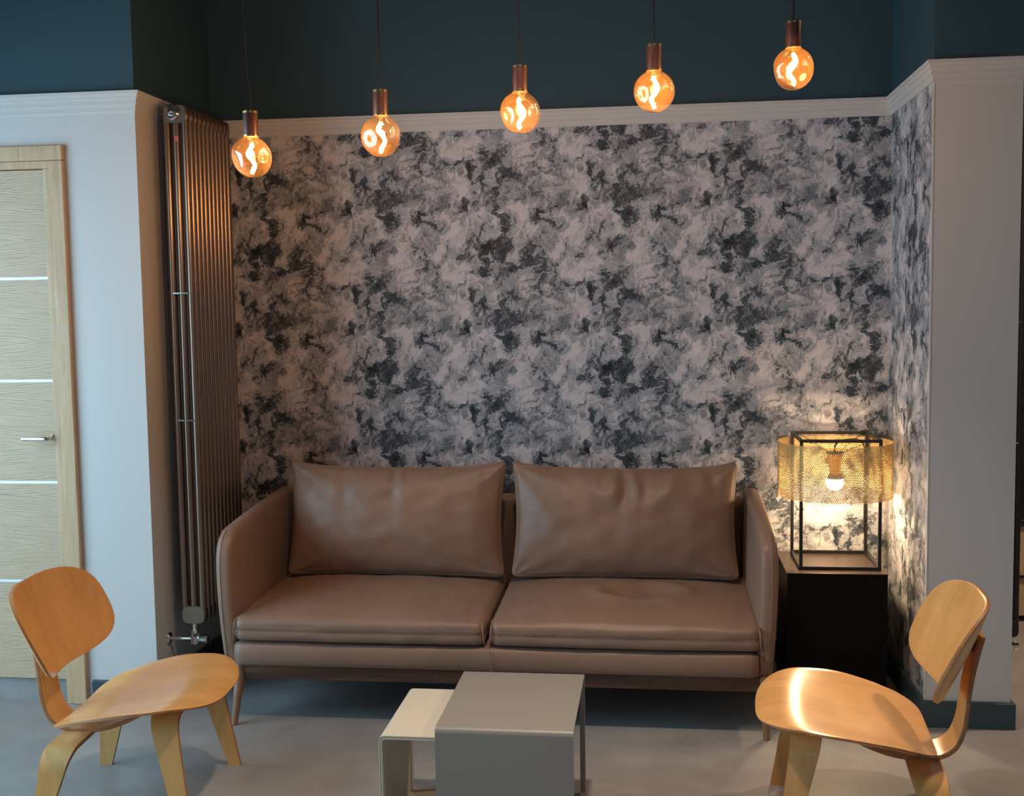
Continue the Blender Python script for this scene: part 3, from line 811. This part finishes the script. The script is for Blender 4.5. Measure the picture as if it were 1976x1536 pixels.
# ------------------------------------------------------------------ plywood lounge chairs
def build_chair():
    t = thing('plywood_chair', 'honey plywood lounge chair with its back to the oak door', 'chair', (0, 0, 0))
    def ribbon(name, path, wdir, widths, th, mat, edge=True, curve_w=None, parent=t):
        """path of points, flat strip: width along wdir, thickness across"""
        P = [Vector(p) for p in path]; wd = Vector(wdir); bm = bmesh.new(); rows = []
        N = 8
        for i, p in enumerate(P):
            tg = (P[min(i + 1, len(P) - 1)] - P[max(0, i - 1)]).normalized(); nn = tg.cross(wd).normalized()
            wv = widths(i / (len(P) - 1)); c0 = 0
            if isinstance(wv, tuple): wv, c0 = wv
            row = []
            pts = []
            h = wv / 2; r = th / 2
            pts += [(-h + r * .25, -r), (-h, -r * .6), (-h, r * .6), (-h + r * .25, r)]
            pts += [(h - r * .25, r), (h, r * .6), (h, -r * .6), (h - r * .25, -r)]
            for (a, b) in pts: row.append(bm.verts.new(p + wd * (a + c0) + nn * b))
            rows.append(row)
        for r0, r1 in zip(rows, rows[1:]):
            for k in range(N):
                f = bm.faces.new((r0[k], r0[(k + 1) % N], r1[(k + 1) % N], r1[k]))
                f.material_index = 0 if k in (3, 7) else 1
        bm.faces.new(rows[0][::-1]); bm.faces.new(rows[-1])
        o = bm_obj(name, bm, [mat, M['plyedge']], parent, True); autosmooth(o, .5); return o
    def shell(name, outline, surf, th, mat, rings=22, seg=96):
        """outline(a)->(p,q) plan; surf(p,q)->Vector; two skins and a rim"""
        bm = bmesh.new(); L = []
        def P(p, q): return surf(p, q)
        def nrm(p, q):
            e = .004; a = P(p + e, q) - P(p - e, q); b = P(p, q + e) - P(p, q - e); return a.cross(b).normalized()
        c = outline(None)
        for side in (1, -1):
            rr = []
            for j in range(1, rings + 1):
                s = (j / rings) ** .8
                row = []
                for i in range(seg):
                    o_ = outline(2 * PI * i / seg); p = c[0] + (o_[0] - c[0]) * s; q = c[1] + (o_[1] - c[1]) * s
                    k = th / 2 * side * (1 if j < rings else .55)
                    row.append(bm.verts.new(P(p, q) + nrm(p, q) * k))
                rr.append(row)
            cv = bm.verts.new(P(*c) + nrm(*c) * th / 2 * side)
            for i in range(seg): bm.faces.new((cv, rr[0][i], rr[0][(i + 1) % seg]))
            for a_, b_ in zip(rr, rr[1:]):
                for i in range(seg): bm.faces.new((a_[i], a_[(i + 1) % seg], b_[(i + 1) % seg], b_[i]))
            L.append(rr[-1])
        for i in range(seg):
            f = bm.faces.new((L[0][i], L[0][(i + 1) % seg], L[1][(i + 1) % seg], L[1][i])); f.material_index = 1
        o = bm_obj(name, bm, [mat, M['plyedge']], t, True); autosmooth(o, .75); return o
    # seat: p = forward, q = lateral
    def seat_out(a):
        if a is None: return (.32, 0)
        ca, sa = math.cos(a), math.sin(a)
        n_ = 2.8 if ca > 0 else 4.2
        k = (abs(ca) ** n_ + abs(sa) ** n_) ** (-1 / n_)
        f = ca * k; l = sa * k
        fx = .325 + (.240 if f > 0 else .232) * f
        hw = .282 - .040 * sstep(.1, -1, f)
        return (fx - (.012 * sstep(.4, 1, abs(l)) if f < -.6 else 0), l * hw)
    def seat_z(p, q):
        f = (p - .325) / .24; l = q / .282
        z = .353 + .036 * f
        z -= .042 * max(0, f - .45) ** 2 / .3             # waterfall front
        z -= (.036 * (1 - min(1, abs(l)) ** 2.2)) * (1 - .62 * sstep(.0, 1.0, f))  # dished
        z -= .010 * abs(l) ** 3 * sstep(-.1, .8, f)
        z -= .010 * sstep(-.4, -1.05, f)
        return z
    shell('seat', seat_out, lambda p, q: Vector((p, q, seat_z(p, q))), .011, M['birchseat'])
    # backrest: p = lateral, q = up the panel
    tilt = .40
    def back_out(a):
        if a is None: return (0, 0)
        ca, sa = math.cos(a), math.sin(a); n_ = 3.3
        k = (abs(ca) ** n_ + abs(sa) ** n_) ** (-1 / n_)
        x, y = ca * k, sa * k
        hw = .268 - .012 * sstep(.1, -1, y)
        return (x * hw, y * .148 - .010 * (1 - abs(x)) * (y > 0) * y)
    def back_s(p, q):
        l = p / .268; h = q / .148
        f = .005 + .086 * abs(l) ** 2.1 - q * math.sin(tilt) - .012 * q / .148 * l * l + .008 * h * h
        return Vector((f, p, .552 + q * math.cos(tilt)))
    shell('backrest', back_out, back_s, .013, M['birchback'])
    # spine
    sp = smoothpath([(.385, 0, .314), (.33, 0, .290), (.26, 0, .256), (.19, 0, .235), (.12, 0, .231), (.070, 0, .239), (.034, 0, .266), (.014, 0, .315), (.006, 0, .37), (-.001, 0, .43), (-.014, 0, .50), (-.032, 0, .572)], 6)
    ribbon('spine', sp, (0, 1, 0), lambda u: .118 - .022 * sstep(.6, 1, u) + .01 * sstep(.5, .0, u), .013, M['birchleg'])
    # legs: each side of the two bent frames
    def leg(name, s, f_top, z_top, f_foot, l_foot, r, wt, wf):
        # path in lateral-z with forward drift
        fl = .002
        R = r; pts = []; zf = z_top
        lb = l_foot - .030 - R                        # where the bend starts
        for i in range(6): pts.append((f_top, s * (fl + (lb - fl) * i / 5), z_top))
        A = PI / 2 - .03
        for i in range(1, 13):
            a_ = A * i / 12; pts.append((f_top, s * (lb + R * math.sin(a_)), z_top - R + R * math.cos(a_)))
        l1, z1_ = abs(pts[-1][1]), pts[-1][2]
        for i in range(1, 17):
            k = i / 16; pts.append((f_top, s * (l1 + (l_foot - l1) * (k * 1.15 - .15 * k * k)), z1_ * (1 - k)))
        # drift forward/back and taper with height below the top
        out = [(x + (f_foot - f_top) * (1 - z / z_top) ** 1.1, y, z) for x, y, z in pts]
        tot = [0]
        for a_, b_ in zip(out, out[1:]): tot.append(tot[-1] + (Vector(a_) - Vector(b_)).length)
        n1 = len(out) - 1
        def wfn(u):
            z = out[int(round(u * n1))][2]; k = 1 - z / z_top
            return wt + (wf - wt) * (k ** .9)
        o = ribbon('leg', out, (1, 0, 0), wfn, .0125, M['birchleg'])
        return o
    for s in (-1, 1):
        leg('leg', s, .432, .3275, .500, .245, .060, .084, .042)
        leg('leg', s, .118, .222, .072, .250, .065, .092, .042)
    # rubber shock mounts between spine and backrest
    tube('shock_mount', [(-.026, 0, .545), (-.003, 0, .538)], .020, M['rubber'], t, 20)
    return t
ch = build_chair()
def dup(root, loc, rotz, label, name=None):
    r = root.copy(); C.objects.link(r); r.location = loc; r.rotation_euler = (0, 0, rotz); r['label'] = label
    for k in list(root.children):
        c = k.copy(); C.objects.link(c); c.parent = r
    return r
TH = .085
ch['group'] = 'plywood lounge chairs'
ch.location = (-1.845, -1.518, 0); ch.rotation_euler = (0, 0, TH)
dup(ch, (.838, -1.515, 0), PI - TH, 'honey plywood lounge chair in front of the black plinth and table lamp')

# ------------------------------------------------------------------ plinth and table lamp
PX0, PX1, PY0, PY1, PZ = .472, .836, -.462, -.085, .480
t = thing('plinth', 'black square plinth carrying the table lamp beside the sofa', 'plinth', ((PX0 + PX1) / 2, (PY0 + PY1) / 2, 0))
ax, ay = (PX1 - PX0) / 2, (PY1 - PY0) / 2
box('body', (-ax + .002, ax - .002, -ay + .002, ay - .002, 0, PZ - .004), M['plinth'], t, .003)
box('top', (-ax, ax, -ay, ay, PZ - .004, PZ), M['plinthtop'], t, .0018, 3)

def build_lamp():
    lx, ly, lz = .6715, -.260, PZ + .0005
    t = thing('table_lamp', 'table lamp in an open black wire cube with a perforated bronze drum shade', 'lamp', (lx, ly, lz))
    a, H, b = .142, .487, .0058
    bm = bmesh.new()
    for sx in (-1, 1):
        for sy in (-1, 1): addbox(bm, sx * a - b, sx * a + b, sy * a - b, sy * a + b, 0, H)
    for z in (0, H - 2 * b):
        for s in (-1, 1):
            addbox(bm, -a + b, a - b, s * a - b, s * a + b, z, z + 2 * b)
            addbox(bm, s * a - b, s * a + b, -a + b, a - b, z, z + 2 * b)
    bm_obj('wire_frame', bm, M['black'], t, False)
    # perforated drum
    R, z0, z1 = .212, .258, .470
    nc = 184; p = 2 * PI * R / nc; rh = p * .866; nr = int((z1 - z0) / rh)
    verts, faces = [], []
    hr = p * .325
    for j in range(nr):
        zc = z0 + rh * (j + .5)
        for i in range(nc):
            u0 = (i + (.5 if j % 2 else 0)) * p
            o_, n_ = [], []
            for k in range(6):
                aa = PI / 6 + k * PI / 3
                for (rr, dst) in ((p / math.sqrt(3), o_), (hr, n_)):
                    uu = u0 + rr * math.cos(aa); zz = zc + rr * math.sin(aa)
                    th_ = uu / R
                    verts.append((R * math.cos(th_), R * math.sin(th_), zz)); dst.append(len(verts) - 1)
            for k in range(6): faces.append((o_[k], o_[(k + 1) % 6], n_[(k + 1) % 6], n_[k]))
    me = bpy.data.meshes.new('lamp_shade'); me.from_pydata(verts, [], faces)
    bm = bmesh.new(); bm.from_mesh(me); bmesh.ops.remove_doubles(bm, verts=bm.verts, dist=1e-5); bm.to_mesh(me); bm.free()
    sh = link_mesh('lamp_shade', me, M['bronze'], t, True)
    sd = sh.modifiers.new('thickness', 'SOLIDIFY'); sd.thickness = .0011; sd.offset = 0
    # socket, bulb
    zs = .418
    tube('canopy', [(0, 0, zs), (0, 0, zs + .004)], .034, M['black'], t, 28)
    lathe('socket', [(.027, zs), (.027, zs - .022), (.019, zs - .070), (.0185, zs - .078)], M['brass'], t, 28)
    prof = []
    for i in range(13):
        aa = -PI / 2 + i * (PI / 2 + .36) / 12; prof.append((max(.00001, .034 * math.cos(aa)), .308 + .034 * math.sin(aa)))
    prof.append((.028, .3205))
    lathe('bulb_collar', [(.0318, .3202), (.0305, .324), (.0270, .330), (.0215, .337), (.0175, zs - .0775)], M['white'], t, 32)
    bl = lathe('light_bulb', prof, M['lampbulb'], t, 32); bl['label'] = 'lit white bulb'
    for sx in (-1, 1):
        for sy in (-1, 1):
            tube('suspension_wire', smoothpath([(sx * (a - b), sy * (a - b), H - b), (sx * a * .6, sy * a * .6, H - .026), (sx * .020, sy * .020, zs + .003)], 6), .0011, M['black'], t, 6)
    # thin spokes that carry the shade from the frame corners
    for sx in (-1, 1):
        for sy in (-1, 1):
            q = .707
            tube('shade_spoke', [(sx * a, sy * a, .46), (sx * R * q, sy * R * q, .46)], .0016, M['black'], t, 6)
    pth = [(0, 0, zs + .004), (0, 0, zs + .022), (.006, .005, zs + .036), (.03, .03, zs + .045), (.07, .08, zs + .044), (.11, .12, zs + .036), (.130, .132, zs + .01), (.134, .134, zs - .04),
           (.134, .134, .25), (.134, .134, .12), (.136, .14, .09), (.148, .155, .035), (.151, .160, .0085), (.150, .170, .0065)]
    tube('cord', smoothpath(pth, 6), .0028, M['cord'], t, 8)
build_lamp()

# ------------------------------------------------------------------ glimpse of the next room
t = thing('low_cabinet', 'pale wooden cabinet in a thin black metal frame, just visible past the grey pier', 'cabinet', (2.0, 1.0, 0))
box('body', (-.505, .45, -.30, .15, .02, .44), M['oak'], t, .004)
bm = bmesh.new()
for z in (.0, .20, .44): addbox(bm, -.51, .455, -.312, -.302, z, z + .012)
for x in (-.522, .455): addbox(bm, x, x + .014, -.314, -.30, 0, .452)
bm_obj('metal_frame', bm, M['black'], t)
box('top', (-.522, .469, -.314, .16, .452, .47), M['black'], t, .002)
box('back_board', (-.522, .469, .13, .16, .47, 1.9), M['black'], t, .002)
